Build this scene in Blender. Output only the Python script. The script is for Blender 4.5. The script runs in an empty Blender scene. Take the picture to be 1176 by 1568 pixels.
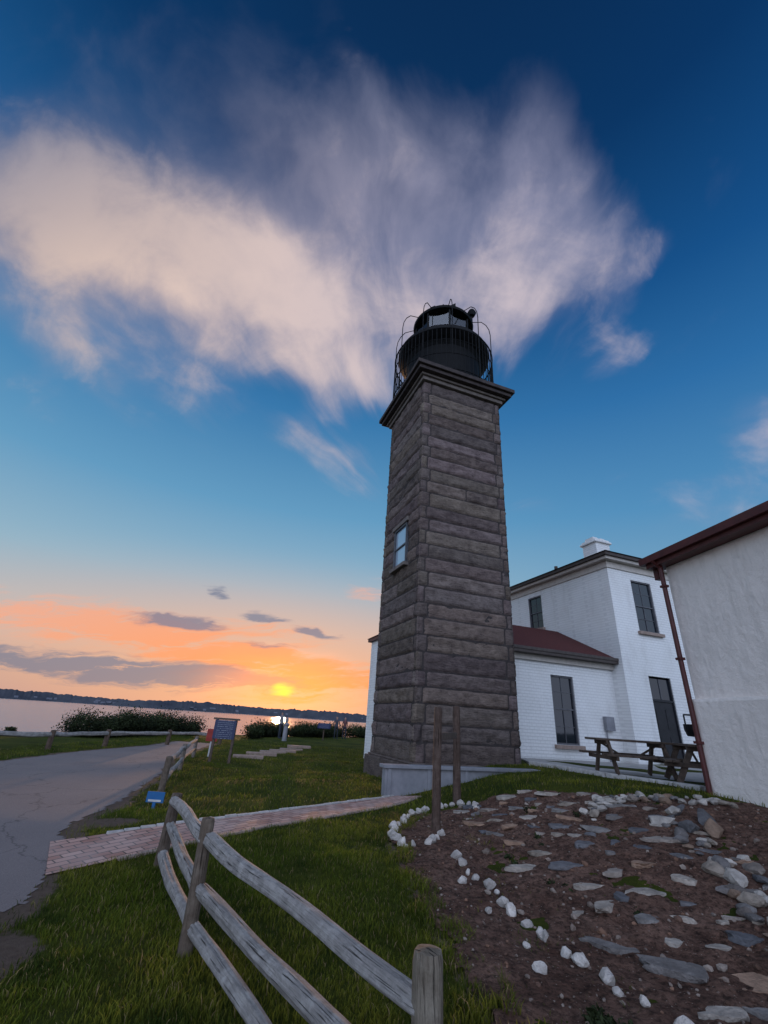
import bpy, math, random, bmesh
import numpy as np
from mathutils import Vector, Matrix, noise
random.seed(7); rng=np.random.default_rng(7)
scene=bpy.context.scene
D=bpy.data
# ------------------------------------------------------------------ camera
p=math.radians(25.5); r=math.asin(.068)
F=Vector((0,math.cos(p),math.sin(p)));R0=Vector((1,0,0));U0=Vector((0,-math.sin(p),math.cos(p)))
CR=R0*math.cos(r)+U0*math.sin(r);CU=U0*math.cos(r)-R0*math.sin(r)
cam=D.cameras.new("camera");co=D.objects.new("camera",cam);scene.collection.objects.link(co)
cam.sensor_fit='VERTICAL';cam.sensor_height=36;cam.lens=15.383;cam.clip_end=20000;cam.clip_start=.05
M=Matrix((CR,CU,-F)).transposed().to_4x4();M.translation=Vector((0,0,1.6));co.matrix_world=M
scene.camera=co
scene.view_settings.view_transform='Standard'
try: scene.view_settings.look='None'
except Exception: pass
scene.view_settings.exposure=0

# ------------------------------------------------------------------ node helpers
class NT:
    def __init__(s,nt): s.nt=nt; s.nt.nodes.clear()
    def n(s,t,**k):
        nd=s.nt.nodes.new(t)
        for a,b in k.items(): setattr(nd,a,b)
        return nd
    def put(s,sock,v):
        if isinstance(v,bpy.types.NodeSocket): s.nt.links.new(v,sock)
        else: sock.default_value=v
    def m(s,op,a,b=0.0,c=None,clamp=False):
        nd=s.n('ShaderNodeMath',operation=op,use_clamp=clamp)
        s.put(nd.inputs[0],a);s.put(nd.inputs[1],b)
        if c is not None:s.put(nd.inputs[2],c)
        return nd.outputs[0]
    def v(s,op,a,b=(0,0,0),sc=None):
        nd=s.n('ShaderNodeVectorMath',operation=op)
        s.put(nd.inputs[0],a);s.put(nd.inputs[1],b)
        if sc is not None:s.put(nd.inputs[3],sc)
        return nd.outputs['Value'] if op in('DOT_PRODUCT','LENGTH') else nd.outputs[0]
    def noise(s,vec,scale=5,detail=4,rough=.5,dist=0,out=0):
        nd=s.n('ShaderNodeTexNoise');s.put(nd.inputs['Vector'],vec)
        nd.inputs['Scale'].default_value=scale;nd.inputs['Detail'].default_value=detail
        nd.inputs['Roughness'].default_value=rough;nd.inputs['Distortion'].default_value=dist
        return nd.outputs[out]
    def mapr(s,val,a,b,c,d,smooth=False):
        nd=s.n('ShaderNodeMapRange',interpolation_type='SMOOTHSTEP' if smooth else 'LINEAR')
        for i,x in enumerate((val,a,b,c,d)): s.put(nd.inputs[i],x)
        return nd.outputs[0]
    def map(s,vec,loc=(0,0,0),rot=(0,0,0),sc=(1,1,1),t='POINT'):
        nd=s.n('ShaderNodeMapping',vector_type=t);s.put(nd.inputs[0],vec)
        nd.inputs[1].default_value=loc;nd.inputs[2].default_value=rot;nd.inputs[3].default_value=sc
        return nd.outputs[0]
    def ramp(s,fac,stops,interp='LINEAR'):
        nd=s.n('ShaderNodeValToRGB');s.put(nd.inputs[0],fac);cr=nd.color_ramp;cr.interpolation=interp
        while len(cr.elements)<len(stops): cr.elements.new(.5)
        for e,(q,c) in zip(cr.elements,stops): e.position=q;e.color=(*c,1)
        return nd.outputs[0]
    def mix(s,f,a,b,mode='MIX'):
        nd=s.n('ShaderNodeMix',data_type='RGBA',blend_type=mode)
        s.put(nd.inputs[0],f)
        for k,x in((6,a),(7,b)):
            if isinstance(x,tuple) and len(x)==3:x=(*x,1)
            s.put(nd.inputs[k],x)
        return nd.outputs[2]
def newmat(name):
    m=D.materials.new(name);m.use_nodes=True;t=NT(m.node_tree)
    out=t.n('ShaderNodeOutputMaterial');b=t.n('ShaderNodeBsdfPrincipled');t.nt.links.new(b.outputs[0],out.inputs[0])
    return m,t,b
def bump(t,b,h,strength=.5,dist=.02):
    n=t.n('ShaderNodeBump');n.inputs['Strength'].default_value=strength;n.inputs['Distance'].default_value=dist
    t.put(n.inputs['Height'],h);t.nt.links.new(n.outputs[0],b.inputs['Normal']);return n
def pos(t): return t.n('ShaderNodeNewGeometry').outputs['Position']
def simple(name,c1,c2,scale=4,rough=.8,bs=20,bstr=.3,bd=.01,spec=.3,metal=0,stretch=(1,1,1),useattr=False):
    m,t,b=newmat(name);P=t.map(pos(t),sc=stretch)
    n=t.noise(P,scale,5,.6)
    c=t.ramp(n,[(.3,c1),(.7,c2)])
    if useattr:
        a=t.n('ShaderNodeAttribute',attribute_name='Col').outputs[0]
        c=t.mix(1.0,c,a,'MULTIPLY')
    t.put(b.inputs['Base Color'],c);b.inputs['Roughness'].default_value=rough
    b.inputs['Specular IOR Level'].default_value=spec;b.inputs['Metallic'].default_value=metal
    if bstr>0: bump(t,b,t.noise(P,bs,5,.65),bstr,bd)
    return m

# ------------------------------------------------------------------ mesh helpers
class MB:
    def __init__(s): s.v=[];s.f=[];s.mi=[];s.c=[]
    def add(s,vs,fs,mi=0,col=(1,1,1)):
        o=len(s.v);s.v+= [tuple(x) for x in vs];s.f+=[tuple(i+o for i in f) for f in fs];s.mi+=[mi]*len(fs);s.c+=[col]*len(vs)
    def box(s,c,sz,ax=None,mi=0,col=(1,1,1)):
        c=Vector(c);X,Y,Z=ax if ax else(Vector((1,0,0)),Vector((0,1,0)),Vector((0,0,1)))
        vs=[c+X*(a*sz[0]/2)+Y*(b*sz[1]/2)+Z*(d*sz[2]/2) for d in(-1,1) for b in(-1,1) for a in(-1,1)]
        s.add(vs,[(0,2,3,1),(4,5,7,6),(0,1,5,4),(2,6,7,3),(0,4,6,2),(1,3,7,5)],mi,col)
    def tube(s,a,b,ra,rb=None,seg=10,n=2,mi=0,caps=True,col=(1,1,1)):
        a=Vector(a);b=Vector(b);rb=ra if rb is None else rb
        d=(b-a).normalized();x=d.orthogonal().normalized();y=d.cross(x)
        vs=[];fs=[]
        for i in range(n):
            tt=i/(n-1);pc=a.lerp(b,tt);rr=ra+(rb-ra)*tt
            for k in range(seg):
                an=2*math.pi*k/seg;vs.append(pc+(x*math.cos(an)+y*math.sin(an))*rr)
        for i in range(n-1):
            for k in range(seg):
                fs.append((i*seg+k,i*seg+(k+1)%seg,(i+1)*seg+(k+1)%seg,(i+1)*seg+k))
        if caps:
            fs.append(tuple(range(seg))[::-1]);fs.append(tuple((n-1)*seg+k for k in range(seg)))
        s.add(vs,fs,mi,col)
    def lathe(s,c,prof,seg=48,mi=0,col=(1,1,1),ph=0):
        vs=[];fs=[]
        for (rr,z) in prof:
            for k in range(seg):
                an=2*math.pi*k/seg+ph;vs.append((c[0]+rr*math.cos(an),c[1]+rr*math.sin(an),z))
        for i in range(len(prof)-1):
            for k in range(seg):
                fs.append((i*seg+k,i*seg+(k+1)%seg,(i+1)*seg+(k+1)%seg,(i+1)*seg+k))
        s.add(vs,fs,mi,col)
    def obj(s,name,mats,parent=None,smooth=False,bevel=0,attr=False):
        me=D.meshes.new(name);me.from_pydata(s.v,[],s.f)
        for m in mats: me.materials.append(m)
        me.polygons.foreach_set('material_index',s.mi)
        if attr:
            ca=me.color_attributes.new('Col','FLOAT_COLOR','POINT')
            ca.data.foreach_set('color',np.array([(*c,1) for c in s.c],dtype=np.float32).ravel())
        if smooth: me.polygons.foreach_set('use_smooth',[True]*len(me.polygons))
        me.update();o=D.objects.new(name,me);scene.collection.objects.link(o)
        if parent:o.parent=parent
        if bevel:
            b=o.modifiers.new('bevel','BEVEL');b.width=bevel;b.segments=2;b.limit_method='ANGLE'
        return o
def empty(name):
    o=D.objects.new(name,None);scene.collection.objects.link(o);o.empty_display_size=.3;return o
def inpoly(x,y,poly):
    x=np.asarray(x);y=np.asarray(y);ins=np.zeros(x.shape,bool);n=len(poly)
    for i in range(n):
        x1,y1=poly[i];x2,y2=poly[(i+1)%n]
        c=((y1>y)!=(y2>y))&(x<(x2-x1)*(y-y1)/(y2-y1+1e-12)+x1);ins^=c
    return ins
def distpoly(x,y,poly,closed=True):
    dmin=np.full(np.shape(x),1e9);n=len(poly)
    for i in range(n if closed else n-1):
        a=np.array(poly[i]);b=np.array(poly[(i+1)%n]);d=b-a;L=max(d@d,1e-9)
        t=np.clip(((x-a[0])*d[0]+(y-a[1])*d[1])/L,0,1)
        dmin=np.minimum(dmin,np.hypot(x-a[0]-t*d[0],y-a[1]-t*d[1]))
    return dmin
def ss(v,a,b):
    t=np.clip((v-a)/(b-a),0,1);return t*t*(3-2*t)
def nz2(x,y,s,o=0):
    x=np.asarray(x)*s+o*17.3;y=np.asarray(y)*s+o*9.1
    return (np.sin(x*1.7+1.3*np.sin(y*1.1+o))+np.sin(y*1.9+1.7*np.sin(x*.9+2*o))+np.sin((x+y)*1.3+np.sin(x*2.3-y*1.7)))/3

# ------------------------------------------------------------------ site plan (metres)
ROAD=[(-8.0,26),(-7.4,22),(-6.5,17),(-5.19,12.8),(-4.35,9.2),(-4.13,7.4),(-3.6,6.7),(-3.34,6.0),(-3.12,5.0),(-3.15,3),(-3.6,0),(-4,-6),(-15,-6),(-13.5,2),(-11,9),(-9.8,13.5),(-10,17.9),(-9.6,22),(-9.9,26)]
PATH_A=[(-3.38,6.05),(-2.9,6.6),(-1.93,7.75),(-.8,9.15),(.34,10.6),(1.3,11.8)]
PATH_B=[(-3.98,7.0),(-3.5,7.42),(-2.26,8.70),(-1.1,10.10),(.1,11.5),(.7,12.2)]
PATH=PATH_A+PATH_B[::-1]
GARDEN=[(1.2,2.2),(1.05,3.0),(1.05,3.7),(.86,4.85),(.68,6.0),(.6,7.0),(.42,7.9),(.5,8.7),(.95,9.4),(1.6,9.9),(2.4,10.3),(3.4,9.9),(4.6,9.2),(5.8,8.7),(6.6,8.7),(7.0,7.5),(7.3,5.5),(7.6,3),(6,1),(2,1)]
def H(x,y):
    x=np.asarray(x,float);y=np.asarray(y,float)
    s=.524*x+.852*y
    A=ss(s,4.8,11.4);B=ss(x,.3,4.0)
    h=.60*A*B+.12*ss(x,2.5,6.5)*ss(s,3,8)
    h=h-.17*ss(8.5-y,0,3.5)
    q=-.86*x+.51*y-27
    h=h-9*ss(q,0,14)
    off=np.minimum(distpoly(x,y,ROAD),distpoly(x,y,PATH));ins=inpoly(x,y,ROAD)|inpoly(x,y,PATH)
    h=h+np.where(ins,0,1)*ss(off,.1,1.5)*(.045*nz2(x,y,1.1)+.05*nz2(x,y,.45,3)*ss(y,9,14))*ss(60-y,0,10)
    return h
def h1(x,y): return float(H(np.array([x]),np.array([y]))[0])

# ------------------------------------------------------------------ world
w=D.worlds.new("World");scene.world=w;w.use_nodes=True
try:
    w.cycles.sampling_method='MANUAL';w.cycles.sample_map_resolution=512
except Exception: pass
t=NT(w.node_tree)
sun_az=math.radians(-10.4);sun_el=math.radians(2.6)
sd=Vector((math.sin(sun_az)*math.cos(sun_el),math.cos(sun_az)*math.cos(sun_el),math.sin(sun_el)))
d=t.n('ShaderNodeTexCoord').outputs['Generated']
sky=t.n('ShaderNodeTexSky',sky_type='NISHITA');sky.sun_disc=False;sky.sun_elevation=sun_el;sky.sun_rotation=sun_az
sky.air_density=1.0;sky.dust_density=.6;sky.ozone_density=3.0
sep=t.n('ShaderNodeSeparateXYZ');t.put(sep.inputs[0],d);dx,dy,dz=sep.outputs
el=t.m('MAXIMUM',dz,0.0)
grad=t.ramp(el,[(0,(.42,.33,.36)),(.05,(.56,.40,.36)),(.10,(.60,.48,.44)),(.16,(.46,.51,.54)),(.25,(.31,.48,.595)),(.41,(.13,.345,.56)),(.6,(.040,.195,.43)),(.74,(.011,.10,.28)),(.88,(.003,.040,.135)),(1,(.002,.020,.075))])
side=t.mapr(dx,-.1,.75,0,.55,True);grad=t.mix(side,grad,t.mix(1.0,grad,(.30,.62,.86),'MULTIPLY'))
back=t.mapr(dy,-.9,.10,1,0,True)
grad=t.mix(t.m('MULTIPLY',back,.9),grad,(1.5,1.75,2.35))  # bright unseen sky behind the camera, added as fill light for the walls
sdot=t.v('DOT_PRODUCT',d,tuple(sd))
flat=t.map(d,sc=(1,1,3.0));sf=Vector((sd.x,sd.y,sd.z*3.0))
ang=t.v('LENGTH',t.v('SUBTRACT',flat,tuple(sf)))
g1=t.mapr(ang,0,.90,1,0,True);g2=t.mapr(ang,0,.28,1,0,True)
# cloud chart (tangent plane fixed in world space)
dF=t.m('MAXIMUM',t.v('DOT_PRODUCT',d,tuple(F)),.12)
cx=t.m('DIVIDE',t.v('DOT_PRODUCT',d,tuple(CR)),dF);cy=t.m('DIVIDE',t.v('DOT_PRODUCT',d,tuple(CU)),dF)
cmb=t.n('ShaderNodeCombineXYZ');t.put(cmb.inputs[0],cx);t.put(cmb.inputs[1],cy);C2=cmb.outputs[0]
wn=t.noise(C2,2.6,3,.5,0,1)
Wp=t.v('ADD',C2,t.v('SCALE',t.v('SUBTRACT',wn,(.5,.5,.5)),sc=.13))
def blob(px,py,a,b,deg,wt,vec=None):
    q=t.map(vec if vec else Wp,loc=((px-588)/670,(784-py)/670,0),rot=(0,0,math.radians(deg)),sc=(a/670,b/670,1e6),t='TEXTURE')
    return t.mapr(t.v('LENGTH',q),0,1.6,wt,0,True)
def total(l):
    s=l[0]
    for x in l[1:]: s=t.m('ADD',s,x)
    return s
core=[blob(30,300,350,165,-22,1.05),blob(290,390,250,105,-28,.8),blob(500,470,240,100,-22,.9),blob(540,590,95,50,-20,.6),
 blob(800,440,190,110,24,1.0),blob(560,120,200,34,-62,.45),blob(130,545,230,60,-28,.62),blob(60,620,140,34,-30,.42),blob(400,565,170,40,-8,.65)]
veil=[blob(640,340,270,200,0,.85),blob(330,170,400,160,-20,.62),blob(850,270,90,190,28,.55),blob(180,400,380,180,-20,.65)]
small=[blob(950,545,85,42,25,.72),blob(1075,770,160,52,-10,.82),blob(1172,655,90,55,30,.82),blob(1025,368,70,36,25,.45),blob(1085,180,40,130,0,.36),
 blob(505,690,80,26,-10,.80),blob(545,735,70,24,-15,.62),blob(820,775,90,16,0,.4),blob(485,640,60,30,20,.65),blob(1060,500,60,30,30,.45)]
mcore=t.m('ADD',total(core),total(small));mveil=total(veil)
ox,oy=(650-588)/670,(784-820)/670
wx=t.n('ShaderNodeSeparateXYZ');t.put(wx.inputs[0],t.v('SUBTRACT',Wp,(ox,oy,0)))
th=t.m('ARCTAN2',wx.outputs[0],wx.outputs[1]);rad=t.m('SQRT',t.m('ADD',t.m('POWER',wx.outputs[0],2),t.m('POWER',wx.outputs[1],2)))
pc=t.n('ShaderNodeCombineXYZ');t.put(pc.inputs[0],t.m('MULTIPLY',th,1.7));t.put(pc.inputs[1],t.m('MULTIPLY',rad,1.0))
fib=t.noise(pc.outputs[0],3.0,6,.55,.25)
fine=t.noise(Wp,6.0,6,.60,.35)
nn=t.mapr(t.m('ADD',t.m('MULTIPLY',fib,.45),t.m('MULTIPLY',fine,.55)),.34,.66,0,1)
fib2=t.mapr(fib,.30,.70,0,1,True)
cveil=t.mapr(t.m('SUBTRACT',t.m('ADD',mveil,t.m('MULTIPLY',mcore,.65)),t.m('MULTIPLY',t.m('SUBTRACT',1.0,fib2),.45)),-.05,1.35,0,.82,True)
ccore=t.mapr(t.m('SUBTRACT',t.m('ADD',mcore,t.m('MULTIPLY',mveil,.45)),t.m('MULTIPLY',t.m('SUBTRACT',1.0,nn),.95)),.02,1.30,0,.93,True)
warm=t.mapr(cx,-.9,.35,0,1,True)
topd=t.mapr(t.m('SUBTRACT',cy,t.m('MULTIPLY',cx,.35)),.62,1.2,0,.8,True)
vcol=t.mix(topd,t.mix(warm,(.46,.38,.41),(.34,.34,.48)),(.09,.13,.24))
ccol=t.mix(topd,t.mix(warm,(.86,.64,.52),(.68,.58,.62)),(.24,.26,.36))
ccol=t.mix(t.mapr(nn,.1,.8,.40,0),ccol,t.mix(warm,(.54,.43,.41),(.42,.41,.50)))
col=t.mix(t.m('MULTIPLY',g1,.74),grad,(1.05,.47,.22))
col=t.mix(cveil,col,vcol)
col=t.mix(ccore,col,ccol)
W3=t.v('ADD',C2,t.v('MULTIPLY',t.v('SUBTRACT',t.noise(t.map(C2,sc=(1,3,1)),5.0,4,.6,0,1),(.5,.5,.5)),(.20,.06,0)))
stre=t.noise(t.map(W3,rot=(0,0,math.radians(9)),sc=(1,9,1)),4.5,5,.68,.4)
def lowcov(bl,a,b,am=1.2):
    mm=total(bl);return t.mapr(t.m('ADD',mm,t.m('MULTIPLY',t.m('MULTIPLY',t.m('SUBTRACT',stre,.5),am),t.m('ADD',mm,.14))),a,b,0,1,True)
pink=lowcov([blob(100,950,340,38,-9,.9,W3),blob(480,1045,220,36,-3,.9,W3),blob(330,990,220,24,-8,.55,W3),blob(570,902,50,16,0,.5,W3),blob(400,960,150,16,-6,.4,W3)],.15,1.0,4.4)
col=t.mix(t.m('MULTIPLY',pink,.92),col,t.mix(g1,(.86,.48,.37),(1.12,.34,.09)))
dark=lowcov([blob(60,1014,330,27,-6,1.0,W3),blob(300,1034,170,15,-5,.85,W3),blob(275,952,85,12,-4,.95,W3),blob(405,946,50,9,-10,.85,W3),blob(330,910,26,8,-10,.9,W3),blob(485,970,45,6,-8,.75,W3),blob(390,985,70,6,-4,.6,W3)],.2,.85,3.4)
col=t.mix(t.m('MULTIPLY',dark,.80),col,t.mix(g2,(.170,.20,.30),(.55,.25,.19)))
sw=t.v('ADD',d,t.v('SCALE',t.v('SUBTRACT',t.noise(t.map(C2,sc=(1,4,1)),11,3,.5,0,1),(.5,.5,.5)),sc=.05))
sr=t.v('LENGTH',t.v('MULTIPLY',t.v('SUBTRACT',sw,tuple(sd)),(.8,1,1.7)))
col=t.mix(1.0,col,t.mix(t.mapr(sr,.0,.18,1,0,True),(0,0,0),(.60,.13,.0)),'ADD')
col=t.mix(t.mapr(sr,.003,.027,1,0,True),col,(2.6,1.0,.10))
col=t.mix(t.mapr(dz,-.02,0,1,0),col,(.05,.06,.07))
b1=t.n('ShaderNodeBackground');t.put(b1.inputs[0],sky.outputs[0]);b1.inputs[1].default_value=.012
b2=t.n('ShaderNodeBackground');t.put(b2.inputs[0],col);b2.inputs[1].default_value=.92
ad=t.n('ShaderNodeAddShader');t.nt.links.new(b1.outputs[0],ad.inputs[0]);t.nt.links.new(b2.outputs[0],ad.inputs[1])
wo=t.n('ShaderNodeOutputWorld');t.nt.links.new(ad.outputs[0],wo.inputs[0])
sl=D.lights.new("sun","SUN");sl.energy=2.0;sl.angle=math.radians(.6);sl.color=(1,.53,.25)
so=D.objects.new("sun",sl);scene.collection.objects.link(so);so.rotation_euler=sd.to_track_quat('Z','Y').to_euler()

# ------------------------------------------------------------------ materials
def m_ground():
    m,t,b=newmat("grass_ground");P=pos(t)
    a=t.noise(P,.55,5,.6);c=t.noise(P,7,6,.7);e=t.noise(P,60,4,.7)
    g=t.mix(t.mapr(a,.35,.65,0,1),(.045,.068,.008),(.13,.14,.018))
    g=t.mix(t.mapr(c,.3,.7,.6,0),g,(.022,.032,.005))
    g=t.mix(t.mapr(e,.35,.65,.4,0),g,(.016,.022,.004))
    dirt=t.mix(t.noise(P,14,6,.7),(.08,.052,.04),(.25,.185,.145))
    at=t.n('ShaderNodeAttribute',attribute_name='Col').outputs[0]
    f=t.m('ADD',at,t.m('MULTIPLY',t.m('SUBTRACT',c,.5),.9))
    t.put(b.inputs['Base Color'],t.mix(t.mapr(f,.38,.62,0,1,True),g,dirt));b.inputs['Roughness'].default_value=.95;b.inputs['Specular IOR Level'].default_value=.1
    bump(t,b,t.m('ADD',t.m('MULTIPLY',c,.8),e),1.0,.06);return m
def m_dirt():
    m,t,b=newmat("garden_soil");P=pos(t)
    n1=t.noise(P,2.2,5,.65);n2=t.noise(P,17,7,.75);n4=t.noise(P,6,5,.7);v=t.n('ShaderNodeTexVoronoi');t.put(v.inputs['Vector'],t.v('ADD',P,t.v('SCALE',t.noise(P,9,3,.6,0,1),sc=.12)));v.inputs['Scale'].default_value=30
    c=t.mix(t.mapr(n1,.3,.7,0,1),(.135,.066,.046),(.34,.20,.148))
    c=t.mix(t.mapr(n4,.35,.55,.7,0),c,(.065,.034,.025))
    c=t.mix(t.mapr(n2,.36,.54,.85,0),c,(.020,.012,.009))
    peb=t.mapr(v.outputs['Distance'],.15,.27,1,0);sel=t.mapr(t.noise(P,25,2),.52,.60,0,1)
    c=t.mix(t.m('MULTIPLY',peb,sel),c,(.44,.34,.28))
    t.put(b.inputs['Base Color'],c);b.inputs['Roughness'].default_value=.95;b.inputs['Specular IOR Level'].default_value=.15
    bump(t,b,t.m('ADD',t.m('ADD',n2,n4),t.m('MULTIPLY',peb,.25)),1.0,.10);return m
def m_asphalt():
    m,t,b=newmat("asphalt");P=pos(t)
    n1=t.noise(P,.8,6,.6);n2=t.noise(P,90,4,.8)
    c=t.mix(n1,(.09,.072,.074),(.18,.148,.142));c=t.mix(t.mapr(n2,.4,.7,0,.6),c,(.32,.27,.255));c=t.mix(t.mapr(n2,.25,.42,.6,0),c,(.03,.028,.028))
    cr=t.n('ShaderNodeTexVoronoi',feature='DISTANCE_TO_EDGE');t.put(cr.inputs['Vector'],t.v('ADD',P,t.v('SCALE',t.noise(P,1.5,4,.6,0,1),sc=.9)));cr.inputs['Scale'].default_value=.35
    c=t.mix(t.mapr(cr.outputs[0],.002,.008,.5,0),c,(.03,.026,.026))
    t.put(b.inputs['Base Color'],c);b.inputs['Roughness'].default_value=.85;bump(t,b,n2,.6,.01);return m
def m_brickpath():
    m,t,b=newmat("brick_paving");P=pos(t);q=t.map(P,rot=(0,0,math.radians(-52)))
    br=t.n('ShaderNodeTexBrick');t.put(br.inputs['Vector'],q);br.inputs['Scale'].default_value=1.0
    br.inputs['Brick Width'].default_value=.23;br.inputs['Row Height'].default_value=.115;br.inputs['Mortar Size'].default_value=.009
    br.inputs['Color1'].default_value=(.30,.14,.105,1);br.inputs['Color2'].default_value=(.50,.30,.245,1);br.inputs['Mortar'].default_value=(.07,.05,.04,1)
    n=t.noise(P,1.6,6,.6);c=t.mix(t.mapr(n,.4,.75,0,.5),br.outputs[0],(.44,.36,.33))
    t.put(b.inputs['Base Color'],c);b.inputs['Roughness'].default_value=.85
    bump(t,b,t.m('ADD',br.outputs['Fac'],t.m('MULTIPLY',t.noise(P,70,4),-.4)),-.5,.012);return m
def m_whitebrick():
    m,t,b=newmat("painted_brick");P=pos(t)
    sp=t.n('ShaderNodeSeparateXYZ');t.put(sp.inputs[0],t.map(P,rot=(0,0,math.radians(19.4))))
    cb=t.n('ShaderNodeCombineXYZ');t.put(cb.inputs[0],t.m('ADD',sp.outputs[0],sp.outputs[1]));t.put(cb.inputs[1],sp.outputs[2])
    br=t.n('ShaderNodeTexBrick');t.put(br.inputs['Vector'],cb.outputs[0]);br.inputs['Scale'].default_value=1
    br.inputs['Brick Width'].default_value=.3;br.inputs['Row Height'].default_value=.11;br.inputs['Mortar Size'].default_value=.014
    n=t.noise(P,1.2,6,.6);n3=t.noise(t.map(P,sc=(1,1,.25)),2.2,5,.6)
    c=t.mix(t.mapr(n,.35,.75,0,.5),(.82,.82,.81),(.66,.65,.62));c=t.mix(t.mapr(n3,.55,.8,0,.35),c,(.42,.40,.37))
    c=t.mix(t.m('MULTIPLY',br.outputs['Fac'],.30),c,(.5,.5,.5))
    t.put(b.inputs['Base Color'],c);b.inputs['Roughness'].default_value=.6
    bump(t,b,t.m('ADD',t.m('MULTIPLY',br.outputs['Fac'],-1),t.noise(P,25,5)),1.0,.015);return m
def m_stucco():
    m,t,b=newmat("white_stucco");P=pos(t);n=t.noise(P,.9,6,.6);n2=t.noise(t.map(P,sc=(3,3,.5)),2.5,6,.6)
    c=t.mix(t.mapr(n,.35,.7,0,.6),(.84,.76,.70),(.67,.61,.56));c=t.mix(t.mapr(n2,.5,.75,0,.35),c,(.46,.42,.38))
    t.put(b.inputs['Base Color'],c);b.inputs['Roughness'].default_value=.75
    bump(t,b,t.m('ADD',t.noise(P,5,6,.6),t.m('MULTIPLY',t.noise(P,60,4),.3)),.8,.05);return m
def m_stone():
    m,t,b=newmat("granite_blocks");P=pos(t)
    n=t.noise(P,3,7,.65);n2=t.noise(t.map(P,sc=(1,1,4)),6,7,.7);n3=t.noise(P,30,5,.7)
    c=t.mix(t.mapr(n,.3,.7,0,1),(.095,.073,.068),(.225,.182,.162));c=t.mix(t.mapr(n2,.3,.52,.75,0),c,(.034,.027,.030))
    c=t.mix(t.mapr(n3,.5,.75,0,.4),c,(.31,.265,.235))
    at=t.n('ShaderNodeAttribute',attribute_name='Col').outputs[0];c=t.mix(1.0,c,at,'MULTIPLY')
    t.put(b.inputs['Base Color'],c);b.inputs['Roughness'].default_value=.85;b.inputs['Specular IOR Level'].default_value=.22
    bump(t,b,t.m('ADD',n2,t.m('MULTIPLY',n3,.4)),1.0,.07);return m
def m_oldwood(name,c1,c2,lig,crk=.9):
    m,t,b=newmat(name)
    tc=t.n('ShaderNodeTexCoord').outputs['UV'];P=pos(t)
    g=t.noise(t.map(tc,sc=(34,2.6,1)),2.2,6,.7,.2);crack=t.noise(t.map(tc,sc=(34,1.3,1)),2.0,4,.6,.3);n=t.noise(P,9,6,.65)
    c=t.mix(t.mapr(g,.3,.7,0,1),c1,c2);c=t.mix(t.mapr(n,.45,.7,0,.7),c,lig);c=t.mix(t.mapr(crack,.34,.39,crk,0,True),c,(.04,.033,.028))
    at=t.n('ShaderNodeAttribute',attribute_name='Col').outputs[0];c=t.mix(1.0,c,at,'MULTIPLY')
    t.put(b.inputs['Base Color'],c);b.inputs['Roughness'].default_value=.85;b.inputs['Specular IOR Level'].default_value=.2
    bump(t,b,t.m('ADD',t.m('MULTIPLY',g,.8),t.m('ADD',t.mapr(crack,.31,.40,0,1.5),n)),1.0,.018);return m
def m_glass(name,base=(.012,.016,.024),rough=.04,coat=.12):
    m,t,b=newmat(name);t.put(b.inputs['Base Color'],(*base,1));b.inputs['Roughness'].default_value=rough;b.inputs['Specular IOR Level'].default_value=.5
    b.inputs['Coat Weight'].default_value=coat;b.inputs['Coat Roughness'].default_value=.03
    bump(t,b,t.noise(pos(t),1.5,2),.05,.02);return m
MG=m_ground();MD=m_dirt();MA=m_asphalt();MBP=m_brickpath();MWB=m_whitebrick();MST=m_stucco();MS=m_stone()
MW=m_oldwood("weathered_rail",(.200,.185,.175),(.34,.315,.295),(.50,.47,.44),.85)
MWD=m_oldwood("weathered_post",(.10,.078,.062),(.21,.175,.145),(.29,.255,.22))
MMort=simple("mortar",(.030,.024,.024),(.06,.05,.047),8,.95)
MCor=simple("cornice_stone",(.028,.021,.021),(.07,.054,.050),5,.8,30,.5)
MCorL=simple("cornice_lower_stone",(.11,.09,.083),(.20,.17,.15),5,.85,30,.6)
MBk=simple("black_iron",(.0035,.0035,.004),(.008,.008,.009),9,.6,40,.15,spec=.15)
MRed=simple("red_shingle",(.045,.010,.010),(.10,.025,.022),14,.85,30,.6)
MRedT=simple("red_trim",(.05,.010,.010),(.095,.020,.018),5,.5,40,.1,spec=.4)
MTan=simple("cream_trim",(.42,.38,.34),(.55,.50,.45),6,.6,40,.1)
MDk=simple("dark_trim",(.05,.038,.035),(.085,.068,.06),6,.6,40,.1)
MDoor=simple("door_paint",(.010,.011,.014),(.020,.020,.025),6,.45,40,.1)
MSill=simple("sandstone_sill",(.22,.16,.13),(.34,.26,.22),8,.8)
MGl=m_glass("window_glass");MGlT=m_glass("tower_window_glass",(.34,.44,.54),.08,1)  # tower pane's pale blue base colour stands in for reflected sky
mm_,t,b=newmat("lantern_glass");tp=t.n('ShaderNodeBsdfTransparent');t.put(tp.inputs[0],(.86,.93,.96,1));gl=t.n('ShaderNodeBsdfGlossy');gl.inputs['Roughness'].default_value=.05
mx=t.n('ShaderNodeMixShader');mx.inputs[0].default_value=.16;t.nt.links.new(tp.outputs[0],mx.inputs[1]);t.nt.links.new(gl.outputs[0],mx.inputs[2]);t.nt.links.new(mx.outputs[0],[n for n in t.nt.nodes if n.type=='OUTPUT_MATERIAL'][0].inputs[0]);MGlL=mm_
MFr=simple("window_frame_paint",(.07,.07,.08),(.12,.12,.13),6,.5,40,.1)
MConc=simple("grey_painted_wall",(.17,.175,.195),(.27,.27,.29),3,.7,30,.3)
MKerb=simple("kerb_stone",(.30,.29,.28),(.5,.48,.46),10,.85,30,.5)
MTab=simple("dark_table_wood",(.05,.035,.027),(.12,.085,.065),10,.7,60,.4)
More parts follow.
